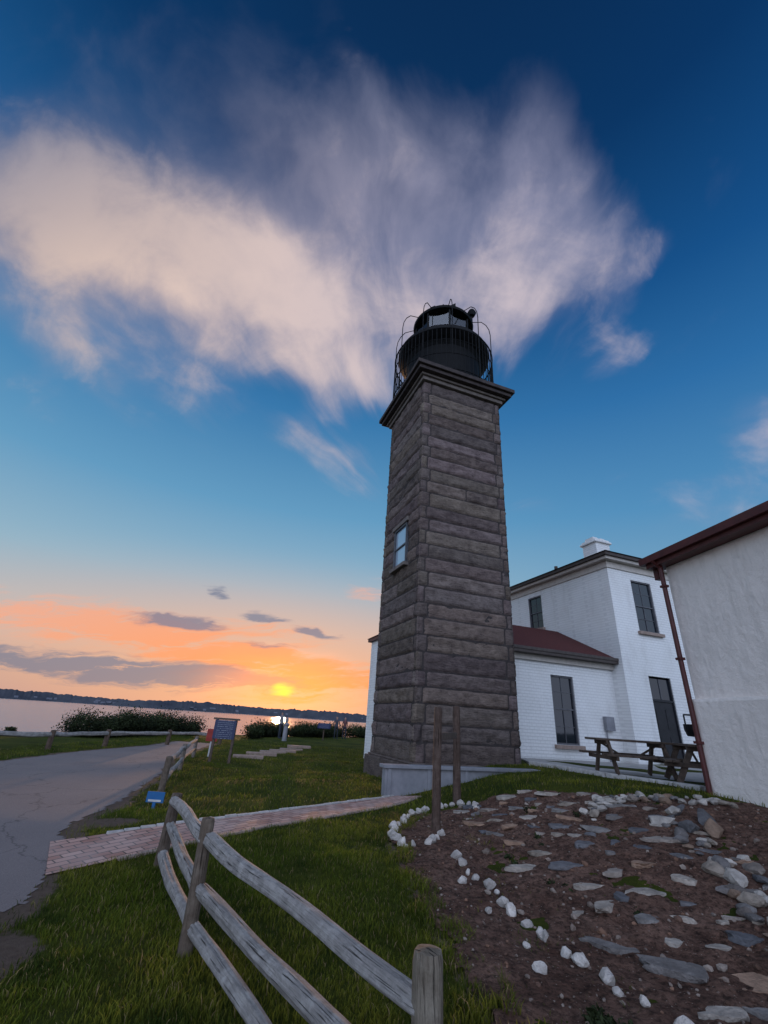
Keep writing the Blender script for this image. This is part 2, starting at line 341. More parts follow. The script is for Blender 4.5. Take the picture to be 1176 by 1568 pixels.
MStone=simple("field_stone",(.50,.47,.45),(1.0,.96,.92),7,.85,20,1.0,.04,useattr=True)
MPatio=simple("patio_concrete",(.26,.25,.24),(.42,.40,.38),3,.85,50,.3)

# ------------------------------------------------------------------ ground sheet
def axis(lo,hi,f0,f1,step):
    a=list(np.arange(f0,f1+1e-6,step));s=step;x=f1
    while x<hi: s*=1.25;x+=s;a.append(min(x,hi))
    s=step;x=f0;b=[]
    while x>lo: s*=1.25;x-=s;b.append(max(x,lo))
    return np.array(b[::-1]+a)
xs=axis(-4000,4000,-14,14,.16);ys=axis(-1500,9000,-2,30,.16)
X,Y=np.meshgrid(xs,ys);Z=H(X,Y)
nx,ny=len(xs),len(ys)
idx=np.arange(nx*ny).reshape(ny,nx)
q=np.stack([idx[:-1,:-1],idx[:-1,1:],idx[1:,1:],idx[1:,:-1]],-1).reshape(-1,4)
def npmesh(name,V,Q,mat,col=None,smooth=True,parent=None):
    me=D.meshes.new(name);me.vertices.add(len(V));me.vertices.foreach_set('co',np.ascontiguousarray(V,dtype=np.float32).ravel())
    k=Q.shape[1];me.loops.add(Q.size);me.loops.foreach_set('vertex_index',Q.astype(np.int32).ravel())
    me.polygons.add(len(Q));me.polygons.foreach_set('loop_start',np.arange(0,Q.size,k,dtype=np.int32));me.polygons.foreach_set('loop_total',np.full(len(Q),k,dtype=np.int32))
    if col is not None:
        ca=me.color_attributes.new('Col','FLOAT_COLOR','POINT');c4=np.ones((len(V),4),np.float32);c4[:,:3]=col;ca.data.foreach_set('color',c4.ravel())
    me.polygons.foreach_set('use_smooth',np.full(len(Q),smooth));me.materials.append(mat)
    me.update(calc_edges=True);me.validate();o=D.objects.new(name,me);scene.collection.objects.link(o)
    if parent:o.parent=parent
    return o
def dirtmask(x,y):
    dr=distpoly(x,y,ROAD)
    a=ss(.34-dr+.14*nz2(x,y,2.1,5),0,.25)*.85
    a=np.maximum(a,ss(.62-np.hypot((x+2.75)/1.0,(y-4.3)/1.3)+.16*nz2(x,y,4,2),0,.4))
    a=np.maximum(a,ss(.4-distpoly(x,y,[(-3.6,8.1),(-4.3,7.7)],False),0,.3)*.9)
    a=np.maximum(a,ss(.22-distpoly(x,y,GARDEN),0,.22)*.8)
    a=np.maximum(a,ss(nz2(x,y,2.7,11)-.6,0,.4)*.5)
    return a
dm=dirtmask(X,Y).ravel()
npmesh("ground",np.stack([X,Y,Z],-1).reshape(-1,3),q,MG,np.stack([dm]*3,-1))
def sheet(name,poly,step,lift,mat,disp=None,edge=0.0):
    P=np.array(poly);x0,y0=P.min(0);x1,y1=P.max(0)
    gx=np.arange(x0-step,x1+step,step);gy=np.arange(y0-step,y1+step,step);X,Y=np.meshgrid(gx,gy)
    cxm=(X[:-1,:-1]+X[1:,1:])/2;cym=(Y[:-1,:-1]+Y[1:,1:])/2
    jx=cxm+edge*nz2(cxm,cym,5,3)+edge*.5*nz2(cxm,cym,17,1);jy=cym+edge*nz2(cxm,cym,5,5)+edge*.5*nz2(cxm,cym,15,2)
    keep=inpoly(jx,jy,poly).ravel()
    Z=H(X,Y)+lift
    if disp is not None: Z=Z+disp(X,Y)
    i=np.arange(X.size).reshape(X.shape);Q=np.stack([i[:-1,:-1],i[:-1,1:],i[1:,1:],i[1:,:-1]],-1).reshape(-1,4)[keep]
    u,inv=np.unique(Q,return_inverse=True)
    V=np.stack([X,Y,Z],-1).reshape(-1,3)[u]
    return npmesh(name,V,inv.reshape(Q.shape),mat)
sheet("road",ROAD,.06,.006,MA,edge=.06)
def ribbon(name,A,B,lift,mat,n=60):
    A=np.array(A);B=np.array(B)
    def rs(L):
        s=np.r_[0,np.cumsum(np.hypot(*np.diff(L,axis=0).T))];tt=np.linspace(0,s[-1],n);return np.stack([np.interp(tt,s,L[:,0]),np.interp(tt,s,L[:,1])],1)
    a=rs(A);b=rs(B);k=8;V=[]
    for i in range(k+1):
        q=a+(b-a)*i/k;V.append(np.c_[q,H(q[:,0],q[:,1])+lift])
    V=np.concatenate(V);i=np.arange((k+1)*n).reshape(k+1,n)
    Q=np.stack([i[:-1,:-1],i[:-1,1:],i[1:,1:],i[1:,:-1]],-1).reshape(-1,4);return npmesh(name,V,Q,mat)
ribbon("brick_path",PATH_A,PATH_B,.016,MBP)
def kerbline(name,pts,w_,h_,up,mat):
    kb=MB()
    for i in range(len(pts)-1):
        a=Vector((*pts[i],0));b=Vector((*pts[i+1],0));L=(b-a).length;n=max(1,int(L/.22));dd=(b-a).normalized();nn=Vector((-dd.y,dd.x,0))
        for k in range(n):
            c=a.lerp(b,(k+.5)/n)+nn*random.uniform(-.008,.008);c.z=h1(c.x,c.y)+up+random.uniform(-.008,.008)
            kb.box(c,(L/n-.012,w_,h_),(dd,nn,Vector((0,0,1))))
    kb.obj(name,[mat],bevel=.010)
kerbline("path_kerb",PATH_B[1:],.06,.08,.004,MKerb)
kerbline("path_edging",PATH_A[1:],.08,.09,-.02,MSill)
def gd(X,Y): return .03*nz2(X,Y,2.2,1)+.018*nz2(X,Y,7,2)+.010*nz2(X,Y,19.7,4)+.004*nz2(X+.13*nz2(X,Y,5),Y,37,7)+.03
sheet("garden_soil",GARDEN,.03,.0,MD,gd,edge=.12)

# ------------------------------------------------------------------ sea and far shore
m,t,b=newmat("sea_water");P=pos(t)
wv=t.noise(t.map(P,sc=(1,.35,1)),.5,6,.65,.3)
t.put(b.inputs['Base Color'],(.17,.22,.26,1));b.inputs['Roughness'].default_value=.18;b.inputs['IOR'].default_value=1.33;b.inputs['Specular IOR Level'].default_value=1.0
bump(t,b,wv,.5,.8);MSea=m
s=MB();s.add([(-9000,-500,-7),(9000,-500,-7),(9000,14000,-7),(-9000,14000,-7)],[(0,1,2,3)]);s.obj("sea_water",[MSea])
sh=MB();N=900;vs=[];fs=[]
for i in range(N):
    az=math.radians(-75+150*i/(N-1));R=1900+250*noise.noise(Vector((az*6,0,0)))
    hh=21+16*max(0,noise.noise(Vector((az*5,2,0)))+.35)+5*noise.noise(Vector((az*60,5,0)))+5*noise.noise(Vector((az*260,9,0)))
    for (rr,z) in((R-30,-7.5),(R,-7+hh*.55),(R+25,-7+hh),(R+500,-7+hh*1.05)):
        vs.append((math.sin(az)*rr,math.cos(az)*rr,z))
for i in range(N-1):
    for k in range(3): fs.append((i*4+k,(i+1)*4+k,(i+1)*4+k+1,i*4+k+1))
sh.add(vs,fs)
sh.obj("distant_shore",[simple("far_shore_woods",(.035,.04,.055),(.075,.08,.095),.02,1,.08,.2,3)])
hs=MB()
for i in range(46):
    az=math.radians(random.uniform(-46,4));R=1865;c=(math.sin(az)*R,math.cos(az)*R,random.uniform(-1,7))
    hs.box(c,(random.uniform(6,14),8,random.uniform(3,6)),(Vector((math.cos(az),-math.sin(az),0)),Vector((math.sin(az),math.cos(az),0)),Vector((0,0,1))))
hs.obj("distant_houses",[simple("distant_house_paint",(.10,.11,.14),(.17,.17,.20),.05,.9)])

# ------------------------------------------------------------------ grass
m,t,b=newmat("grass_blades");at=t.n('ShaderNodeAttribute',attribute_name='Col').outputs[0]
t.put(b.inputs['Base Color'],at);b.inputs['Roughness'].default_value=.6;b.inputs['Specular IOR Level'].default_value=.15
tr=t.n('ShaderNodeBsdfTranslucent');t.put(tr.inputs[0],at);mx=t.n('ShaderNodeMixShader');mx.inputs[0].default_value=.38
t.nt.links.new(b.outputs[0],mx.inputs[1]);t.nt.links.new(tr.outputs[0],mx.inputs[2]);t.nt.links.new(mx.outputs[0],[n for n in t.nt.nodes if n.type=='OUTPUT_MATERIAL'][0].inputs[0]);MGr=m
def grass(name,n,xr,yr,hgt,wid,dens_fall=None,seed=1,edge=False):
    g=np.random.default_rng(seed)
    x=g.uniform(*xr,n);y=g.uniform(*yr,n)
    cl=nz2(x,y,3.1,2)
    keep=~(inpoly(x+.06*nz2(x,y,9),y,ROAD)|inpoly(x,y,PATH))
    if edge:
        keep&=distpoly(x,y,GARDEN[:9],False)<.20+.14*nz2(x,y,4.3,6)
        keep&=nz2(x,y,6.1,3)>-.15
    else:
        ing_=inpoly(x+.1*nz2(x,y,5,3),y+.1*nz2(x,y,5,5),GARDEN)
        keep&=~(ing_&(g.random(n)>.012+.22*(nz2(x,y,2.4,9)>.45)))
        keep&=g.random(n)>dirtmask(x,y)*1.1
        keep&=g.random(n)<.66+.42*cl
    keep&=(np.abs(x)<y*1.25+1.5)
    keep&=~inpoly(x,y,[(4.9,15.2),(5.9,12.3),(7.0,10.4),(6.7,9.8),(7.2,6),(7.6,3),(20,3),(20,30),(-.3,30),(-.1,18),(1.2,13.9),(4.7,15.1)])
    keep&=~inpoly(x,y,[(.3,12.2),(4.6,13.6),(4.6,13.9),(.2,12.5)])
    if dens_fall: keep&=g.random(n)<dens_fall(x,y)
    x=x[keep];y=y[keep];n=len(x);z=H(x,y)
    a=g.uniform(0,2*np.pi,n);lean=g.uniform(.2,1.1,n);la=g.uniform(0,2*np.pi,n)+.8*nz2(x,y,2.1,5)
    hh=hgt*g.uniform(.4,1.25,n)*(1+.35*nz2(x,y,1.9,4)+.35*nz2(x,y,7.3,6)) ;ww=wid*g.uniform(.6,1.3,n)
    bx=np.cos(a)*ww;by=np.sin(a)*ww
    mx=np.cos(la)*lean*hh*.3;my=np.sin(la)*lean*hh*.3
    V=np.empty((n,5,3))
    V[:,0]=np.c_[x-bx,y-by,z-.01];V[:,1]=np.c_[x+bx,y+by,z-.01]
    V[:,2]=np.c_[x+bx*.7+mx,y+by*.7+my,z+hh*.6];V[:,3]=np.c_[x-bx*.7+mx,y-by*.7+my,z+hh*.6]
    V[:,4]=np.c_[x+mx*2.8,y+my*2.8,z+hh*.92]
    base=np.array([.092,.135,.012]);yel=np.array([.27,.255,.032]);drk=np.array([.028,.050,.007]);dry=np.array([.30,.22,.11])
    m1=np.clip(.44+.6*nz2(x,y,.8,6)+g.normal(0,.22,n),0,1)[:,None];c=base*(1-m1)+yel*m1*.85
    m2=np.clip(.28-.6*nz2(x,y,2.3,8)-.3*nz2(x,y,7.3,6)+g.normal(0,.2,n),0,1)[:,None];c=c*(1-m2)+drk*m2
    dd=(g.random(n)<.06)[:,None];c=np.where(dd,dry,c)
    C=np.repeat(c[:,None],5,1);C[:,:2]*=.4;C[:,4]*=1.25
    i=np.arange(n)[:,None]*5
    T=np.concatenate([i+[0,1,2],i+[0,2,3],i+[3,2,4]],0)
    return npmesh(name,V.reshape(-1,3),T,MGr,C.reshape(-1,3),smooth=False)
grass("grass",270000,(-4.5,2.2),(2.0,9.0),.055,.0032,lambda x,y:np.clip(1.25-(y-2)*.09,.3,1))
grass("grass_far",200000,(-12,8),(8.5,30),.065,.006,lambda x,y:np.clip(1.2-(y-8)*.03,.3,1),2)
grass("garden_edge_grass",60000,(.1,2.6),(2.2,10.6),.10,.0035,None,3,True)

# ------------------------------------------------------------------ stones
def stone(mb,c,sx,sy,sz,rot,col,sub=2,rough=.25,seed=0,flat=False,tilt=.12):
    bm=bmesh.new();bmesh.ops.create_icosphere(bm,subdivisions=sub,radius=1)
    sd_=Vector((seed*3.1,seed*1.7,seed*.9));ca,sa=math.cos(rot),math.sin(rot)
    tx,ty=random.uniform(-tilt,tilt),random.uniform(-tilt,tilt)
    vs=[];nf=5 if flat else 4
    nr=[Vector((math.sin(seed+fi*2.1),math.cos(seed*1.3+fi*1.7),0 if flat else math.sin(seed*.7+fi)*.8)).normalized() for fi in range(nf)]
    lim=.62 if flat else .68
    for v in bm.verts:
        q=v.co.copy()
        k=1+rough*1.6*noise.noise(q*.9+sd_)+rough*.6*noise.noise(q*2.3+sd_)+rough*.25*noise.noise(q*6+sd_)
        q=q*k
        for nrm in nr:
            dd=q.dot(nrm)
            if dd>lim:q-=nrm*(dd-lim)*.85
        if flat: q.z=max(-.9,min(.55+.14*noise.noise(q*2+sd_),q.z*1.6))
        x,y,z=q.x*sx,q.y*sy,q.z*sz;z+=x*tx+y*ty
        vs.append((c[0]+x*ca-y*sa,c[1]+x*sa+y*ca,c[2]+z))
    fs=[tuple(v.index for v in f.verts) for f in bm.faces];bm.free();mb.add(vs,fs,0,col)
def gz(x,y): 
    return h1(x,y)+float(gd(np.array([x]),np.array([y]))[0])
def ing(x,y): return inpoly(np.array([x]),np.array([y]),GARDEN)[0]
fl=MB();placed=[];k=0;tries=0
while k<125 and tries<14000:
    tries+=1
    x=random.uniform(1.2,6.0);y=random.uniform(2.4,10.0)
    if not ing(x,y): continue
    cxl=1.75+.17*(9-y)*(y<9)
    if x<cxl or x>cxl+2.7: continue
    rr=random.uniform(.07,.17)
    if tries<500: rr=random.uniform(.16,.25)
    if any((x-a)**2+(y-b)**2<(rr+c_)**2*1.08 for a,b,c_ in placed): continue
    placed.append((x,y,rr))
    pal=random.choice([(.20,.20,.215),(.28,.27,.265),(.40,.35,.31),(.24,.225,.22),(.48,.43,.38),(.15,.155,.175),(.42,.28,.20),(.38,.33,.28),(.44,.40,.36)])
    stone(fl,(x,y,gz(x,y)-.004),rr*random.uniform(1.1,1.6),rr*random.uniform(.45,.8),.040,random.uniform(-.4,.7),pal,3,.38,k+1,True,.07);k+=1
for i in range(1500):
    x=random.uniform(.6,6.8);y=random.uniform(2.2,10.2)
    if not ing(x,y): continue
    s_=random.uniform(.008,.028) if random.random()<.88 else random.uniform(.03,.055)
    pal=random.choice([(.25,.20,.17),(.34,.27,.23),(.16,.095,.07),(.36,.30,.26),(.28,.16,.11),(.12,.07,.05),(.20,.115,.085)])
    stone(fl,(x,y,gz(x,y)+s_*.2),s_,s_*random.uniform(.6,1),s_*.6,random.uniform(0,6),pal,1,.3,i+300)
fl.obj("flagstone_path",[MStone],attr=True)
def along(pl,step):
    out=[]
    for i in range(len(pl)-1):
        a=Vector(pl[i]);b=Vector(pl[i+1]);n=max(1,int((b-a).length/step))
        for k in range(n): out.append(a.lerp(b,k/n))
    return out
wr=MB();i=0
ring=[(1.25,8.1),(.95,7.75),(.62,7.7),(.45,8.1),(.5,8.7),(.75,9.3),(1.15,9.9),(1.6,10.3),(2.0,10.3),(2.15,9.9),(2.0,9.4)]
for q in along(ring,.12)+[Vector(z) for z in[(1.37,7.1),(1.40,6.9),(1.33,7.25),(1.46,6.7),(1.49,6.34),(1.55,6.25),(1.58,6.05),(1.6,5.8),(1.66,5.65),(1.72,5.42),(1.80,5.38),(1.90,5.08),(1.98,5.02),(2.02,4.45),(2.08,4.32),(2.0,4.7),(1.35,5.9),(1.2,6.6),(1.5,5.2),(2.2,3.95),(1.55,4.75)]]:
    i+=1;s_=random.uniform(.038,.082);w_=random.uniform(.5,.8);x=q[0]+random.uniform(-.05,.05);y=q[1]+random.uniform(-.05,.05)
    stone(wr,(x,y,gz(x,y)+s_*.35),s_,s_*random.uniform(.7,1),s_*random.uniform(.7,.95),random.uniform(0,6),(w_,w_*.95,w_*.9),2,.3,i+900)
wr.obj("white_rock_border",[MStone],smooth=False,attr=True)
rp=MB()
def rp_add(x,y,s_,pal,lift=.4,fl_=.75,tilt=.12):
    global i
    i+=1;stone(rp,(x,y,gz(x,y)+s_*lift),s_*random.uniform(.9,1.4),s_*random.uniform(.6,1),s_*random.uniform(.5,.9)*fl_,random.uniform(0,6),pal,2,.32,i,False,tilt)
wht=lambda:(lambda a:(a,a*.94,a*.87))(random.uniform(.42,.68))
gry=lambda:random.choice([(.14,.14,.15),(.22,.21,.21),(.30,.26,.23),(.27,.19,.14),(.38,.33,.28),(.17,.15,.14)])
for q in along([(3.6,8.3),(4.1,8.8),(4.7,8.95),(5.4,8.7),(6.0,8.5)],.09):
    for kk in range(2): rp_add(q[0]+random.uniform(-.15,.15),q[1]+random.uniform(-.2,.2),random.uniform(.045,.10),wht() if random.random()<.75 else gry(),.4)
for q in along([(4.5,7.9),(4.55,6.9),(4.4,6.1),(4.1,5.3),(3.8,4.7),(3.6,4.2)],.12):
    for kk in range(2): rp_add(q[0]+random.uniform(-.25,.3),q[1]+random.uniform(-.2,.2),random.uniform(.05,.14),gry() if random.random()<.8 else wht(),.3)
for q in along([(5.0,7.9),(5.2,6.6),(5.0,5.6),(4.6,4.9)],.3):
    rp_add(q[0]+random.uniform(-.2,.3),q[1]+random.uniform(-.2,.2),random.uniform(.12,.24),gry(),.3,.6,.5)
rp.obj("rock_pile",[MStone],attr=True)

# ------------------------------------------------------------------ split rail fence
def build_tubes(name,L,mats,parent=None):
    V=[];Fc=[];UV=[];mi=[];Cc=[]
    for (a,b,ra,rb,jit,seed,mt,seg,n,col) in L:
        a=Vector(a);b=Vector(b)
        d_=(b-a);Ln=d_.length;d_.normalize();x=d_.orthogonal().normalized();y=d_.cross(x);o=len(V)
        for i in range(n):
            tt=i/(n-1);pc=a.lerp(b,tt);rr=ra+(rb-ra)*tt
            if i in(0,n-1): rr*=.9
            off=(x*noise.noise(Vector((tt*Ln*.8,seed,3)))+y*noise.noise(Vector((tt*Ln*.8,seed,8))))*jit*ra*1.8
            for k in range(seg):
                an=2*math.pi*k/seg
                j=1+jit*(.8*noise.noise(Vector((math.cos(an)*1.2+seed,math.sin(an)*1.2,tt*Ln*.7)))+.45*noise.noise(Vector((math.cos(an)*3.5+seed,math.sin(an)*3.5,tt*Ln*.9)))+.25*noise.noise(Vector((math.cos(an)*9+seed,math.sin(an)*9,tt*Ln*2))))
                V.append(pc+off+(x*math.cos(an)+y*math.sin(an))*rr*j);Cc.append(col)
        for i in range(n-1):
            for k in range(seg):
                Fc.append((o+i*seg+k,o+i*seg+(k+1)%seg,o+(i+1)*seg+(k+1)%seg,o+(i+1)*seg+k))
                u0,u1=k/seg*.6+seed,(k+1)/seg*.6+seed;v0,v1=i/(n-1)*Ln+seed,(i+1)/(n-1)*Ln+seed
                UV+=[(u0,v0),(u1,v0),(u1,v1),(u0,v1)];mi.append(mt)
        for end,idx0 in((0,o),(1,o+(n-1)*seg)):
            cc=sum((V[idx0+k] for k in range(seg)),Vector())/seg+d_*(.010 if end else -.010)
            V.append(cc);Cc.append(tuple(.75*q for q in col));ci=len(V)-1
            for k in range(seg):
                f=(idx0+k,idx0+(k+1)%seg,ci)
                if not end:f=f[::-1]
                Fc.append(f);mi.append(mt)
                an=2*math.pi*k/seg;an2=an+2*math.pi/seg
                q=[(math.cos(an)*.06+seed,math.sin(an)*.25),(math.cos(an2)*.06+seed,math.sin(an2)*.25),(seed,0)]
                UV+=q if end else q[::-1]
    me=D.meshes.new(name);me.from_pydata(V,[],Fc)
    uvl=me.uv_layers.new(name='UVMap');uvl.data.foreach_set('uv',np.array(UV,dtype=np.float32).ravel())
    for m_ in mats: me.materials.append(m_)
    me.polygons.foreach_set('material_index',mi)
    ca=me.color_attributes.new('Col','FLOAT_COLOR','POINT');ca.data.foreach_set('color',np.array([(*c,1) for c in Cc],dtype=np.float32).ravel())
    me.polygons.foreach_set('use_smooth',[len(f)==4 for f in Fc]);me.update()
    o=D.objects.new(name,me);scene.collection.objects.link(o)
    if parent:o.parent=parent
    return o
L=[]
A=(.31,2.43);Bp=(-1.35,4.69);Cp=(-2.36,6.52);Dp=(-4.14,10.6);Ep=(-5.25,14.4);Fp=(-6.3,18.3)
def post(P,top,ra=.066,lean=(0,0),seed=1,col=(1,1,1)):
    z=h1(*P);L.append(((P[0],P[1],z-.3),(P[0]+lean[0],P[1]+lean[1],top),ra*1.05,ra,.16,seed,1,32,38,col))
post(A,.75,.062,seed=1,col=(1.1,1.1,1.02));post(Bp,.73,.058,(-.02,0.03),2,(.8,.74,.68));post(Cp,.63,.062,(.03,0),3,(.62,.56,.52));post(Dp,.66,.065,(.02,0),4,(.7,.65,.6));post(Ep,.66,.06,seed=5);post(Fp,.68,.06,seed=6)
def rails(P,Q,zs,seed,ra=.052,o0=(0,0),o1=(0,0)):
    for k,(z0,z1) in enumerate(zs):
        L.append(((P[0]+o0[0],P[1]+o0[1],z0),(Q[0]+o1[0],Q[1]+o1[1],z1),ra*random.uniform(.85,1.1),ra*random.uniform(.85,1.1),.42,seed+k*1.37,0,32,80,(1,1,1)))
rails(Bp,A,[(.58,.57),(.25,.24),(-.02,-.03)],11,.052,(.02,.02),(-.02,.0))
rails(Cp,Bp,[(.56,.60),(.30,.27),(.04,-.0)],21,.05)
rails(Ep,Dp,[(.56,.55),(.28,.25)],31,.05)
rails(Fp,Ep,[(.58,.55),(.30,.27)],41,.05)
rails(A,(1.9,.4),[(.50,.48),(.24,.22),(-.03,-.03)],51,.052,(.05,-.07))
post((1.9,.4),.75,seed=9)
build_tubes("split_rail_fence",L,[MW,MWD])
L=[]
FL=[(-7.6,25.5),(-9.3,23.2),(-10.6,20.3),(-11.1,17.6),(-11.9,15.4),(-13.3,12.2),(-15,9)]
for k,P in enumerate(FL): post(P,h1(*P)+.62,.09,seed=60+k,col=(.6,.5,.45))
for k in range(len(FL)-1):
    z0=h1(*FL[k]);z1=h1(*FL[k+1]);rails(FL[k],FL[k+1],[(z0+.48,z1+.48)],70+k*3,.07)
build_tubes("roadside_fence",L,[MW,MWD])
L=[]
g1_=(1.17,8.45);g2_=(1.9,10.6)
L.append(((*g1_,-.1),(g1_[0]+.02,g1_[1],1.88),.075,.068,.12,81,0,14,20,(.52,.42,.40)))
L.append(((*g2_,-.1),(g2_[0],g2_[1],2.0),.085,.08,.12,82,0,14,20,(.50,.40,.38)))
gp=build_tubes("garden_gate_posts",L,[MWD])
q=MB();q.box((1.5,9.45,1.42),(.10,2.0,.12),(Vector((.947,-.322,0)),Vector((.322,.947,0)),Vector((0,0,1))))
q.obj("cross_plank",[MTab],parent=gp,bevel=.01)

# ------------------------------------------------------------------ lighthouse
azv=-.339;v=Vector((math.sin(azv),math.cos(azv),0));u=Vector((math.cos(azv),-math.sin(azv),0));Zv=Vector((0,0,1));ax=(u,v,Zv)
TC=Vector((2.42,16.37,0));HW=1.83;zb,zt=.55,14.47
LH=empty("lighthouse")
tb=MB()
zs=[zb];n=27
hts=[random.uniform(.88,1.12) for _ in range(n)];S=sum(hts)
for h_ in hts: zs.append(zs[-1]+h_/S*(zt-zb))
WIN=(1.12,2.3,6.85,8.45)
def block(face_o,tt,nn,a0,a1,z0,z1,col,sd_):
    nxg=max(5,int((a1-a0)/.08));nzg=8;vs=[];fs=[]
    prot=random.uniform(-.012,.022);tilt=random.uniform(-.012,.020)
    for j in range(nzg+1):
        for i_ in range(nxg+1):
            a=a0+(a1-a0)*i_/nxg;z=z0+(z1-z0)*j/nzg
            wob=.012*noise.noise(Vector((a*3,z0*7,sd_)))
            e=min((a-a0),(a1-a),(z-z0),(z1-z))+wob;pr=min(1,max(0,e)/.06)
            P=face_o+tt*a+Zv*z
            nv=noise.noise(Vector((a*2.2+sd_,z*4.5,sd_)))*.050+noise.noise(Vector((a*6+sd_,z*12,sd_+4)))*.034+noise.noise(Vector((a*15+sd_,z*25,sd_+9)))*.014
            off=-.060*(1-pr)+pr*(prot+tilt*(j/nzg-.5)*2+nv)
            vs.append(P+nn*off)
    for j in range(nzg):
        for i_ in range(nxg):
            k_=j*(nxg+1)+i_;fs.append((k_,k_+1,k_+nxg+2,k_+nxg+1))
    tb.add(vs,fs,0,col)
W=2*HW
for fi in range(4):
    if fi==0: o_=TC-u*HW-v*HW;tt=u;nn=-v
    if fi==1: o_=TC+u*HW-v*HW;tt=v;nn=u
    if fi==2: o_=TC+u*HW+v*HW;tt=-u;nn=v
    if fi==3: o_=TC-u*HW+v*HW;tt=-v;nn=-u
    for ci in range(n):
        z0=zs[ci]+.009;z1=zs[ci+1]-.009
        ql=.24 if (ci+fi)%2 else .36;qr=.36 if (ci+fi)%2 else .24
        segs=[(0.0,ql),(ql,W-qr),(W-qr,W)]
        if random.random()<.08:
            c_=random.uniform(1.2,2.4);segs=[(0,ql),(ql,c_),(c_,W-qr),(W-qr,W)]
        if fi==3 and z1>WIN[2]-.02 and z0<WIN[3]+.02:
            w0=W-WIN[1];w1=W-WIN[0];segs=[(0,ql),(ql,w0),(w1,W-qr),(W-qr,W)]
        for (a0,a1) in segs:
            br=random.uniform(.72,1.22);col=(br,br*random.uniform(.92,1.0),br*random.uniform(.86,1.02))
            block(o_,tt,nn,a0+.007,a1-.007,z0,z1,col,random.uniform(0,90))
tb.obj("granite_courses",[MS],parent=LH,smooth=True,attr=True)
c=MB();c.box(TC+Zv*((zb+zt)/2),(2*HW-.09,2*HW-.09,zt-zb+.02),ax);c.obj("mortar_core",[MMort],parent=LH)
c=MB();c.box(TC+Zv*.07,(3.98,3.98,.94),ax,0,(.8,.78,.76));c.box(TC+Zv*.57,(3.80,3.80,.06),ax,0,(.9,.88,.86));c.obj("foundation",[MS],parent=LH,bevel=.03,attr=True)
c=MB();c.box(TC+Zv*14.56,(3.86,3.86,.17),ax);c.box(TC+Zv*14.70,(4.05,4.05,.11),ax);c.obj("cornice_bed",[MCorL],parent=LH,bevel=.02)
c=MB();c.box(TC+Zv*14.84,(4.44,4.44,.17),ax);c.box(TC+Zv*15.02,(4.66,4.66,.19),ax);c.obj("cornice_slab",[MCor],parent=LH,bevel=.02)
def window(parent,O,T,Nn,w_,h_,depth=.10,cols=2,rows=2,frame=MFr,sill=True,glass=MGl,meet=True,sillm=MSill,name="window",e=.06):
    ax_=(T,Nn,Zv);f=MB();C0=O-Nn*depth
    for (a,zc,sw,sh_) in((e/2,h_/2,e,h_),(w_-e/2,h_/2,e,h_),(w_/2,e/2,w_-2*e,e),(w_/2,h_-e/2,w_-2*e,e)):
        f.box(C0+T*a+Zv*zc+Nn*.03,(sw,.08,sh_),ax_)
    if meet:f.box(C0+T*w_/2+Zv*h_*.5+Nn*.015,(w_-2*e,.05,.05),ax_)
    for k in range(1,cols): 
        f.box(C0+T*(w_*k/cols)+Zv*(h_*.75)+Nn*.004,(.022,.03,h_*.5-e-.03),ax_);f.box(C0+T*(w_*k/cols)+Zv*(h_*.25)+Nn*.004,(.022,.03,h_*.5-e-.03),ax_)
    if rows>=2:
        for zz in(.25,.75):f.box(C0+T*(w_/2)+Zv*(h_*zz)+Nn*.001,(w_-2*e,.026,.022),ax_)
    f.obj(name+"_frame",[frame],parent=parent)
    g=MB();g.box(C0+T*w_/2+Zv*h_*.25-Nn*.02,(w_-.02,.02,h_*.5-.02),ax_);g.box(C0+T*w_/2+Zv*h_*.75-Nn*.008,(w_-.02,.02,h_*.5-.02),(T,(Nn+Zv*.012).normalized(),Zv));g.obj(name+"_glass",[glass],parent=parent)
    if sill:
        s_=MB();s_.box(O+T*w_/2-Zv*.07+Nn*.03,(w_+.22,.22,.13),ax_);s_.obj(name+"_sill",[sillm],parent=parent,bevel=.01)
fc=TC-u*HW-v*HW
window(LH,fc+v*WIN[1]+Zv*WIN[2]+(-u)*.02,-v,-u,WIN[1]-WIN[0],WIN[3]-WIN[2],depth=.04,cols=1,rows=1,glass=MGlT,name="tower_window",sillm=MCorL)
s_=MB();s_.box(fc+v*(WIN[0]+WIN[1])/2+Zv*(WIN[3]+.1)-u*.03,(1.5,.14,.18),(v,-u,Zv));s_.obj("tower_window_lintel",[MCorL],parent=LH,bevel=.02)
# gallery & lantern
cc=(TC.x,TC.y);g=MB()
g.lathe(cc,[(1.72,15.1),(1.72,17.3),(1.85,17.5),(2.18,17.75),(2.22,17.8),(2.22,17.98),(1.5,18.0),(1.5,18.3),(1.44,18.35),(1.44,18.45)],64)
g.lathe(cc,[(0,18.44),(1.44,18.44)],24)
g.lathe(cc,[(0,19.95),(1.36,19.95),(1.5,19.97),(1.54,20.08),(1.45,20.14),(1.1,20.32),(.5,20.52),(.16,20.6),(.16,20.7),(.24,20.78),(.27,20.92),(.2,21.06),(.05,21.14),(.0,21.15)],48)
ring_r=2.36
for zz,rr in((15.2,.025),(16.1,.02),(16.9,.02),(17.6,.035)):
    prof=[(ring_r+rr*math.cos(a),zz+rr*math.sin(a)) for a in [i_*math.pi/3 for i_ in range(7)]];g.lathe(cc,prof,72)
for k in range(72):
    an=2*math.pi*k/72;P=(cc[0]+ring_r*math.cos(an),cc[1]+ring_r*math.sin(an));g.tube((*P,15.1),(*P,17.6),.016,seg=5,caps=False)
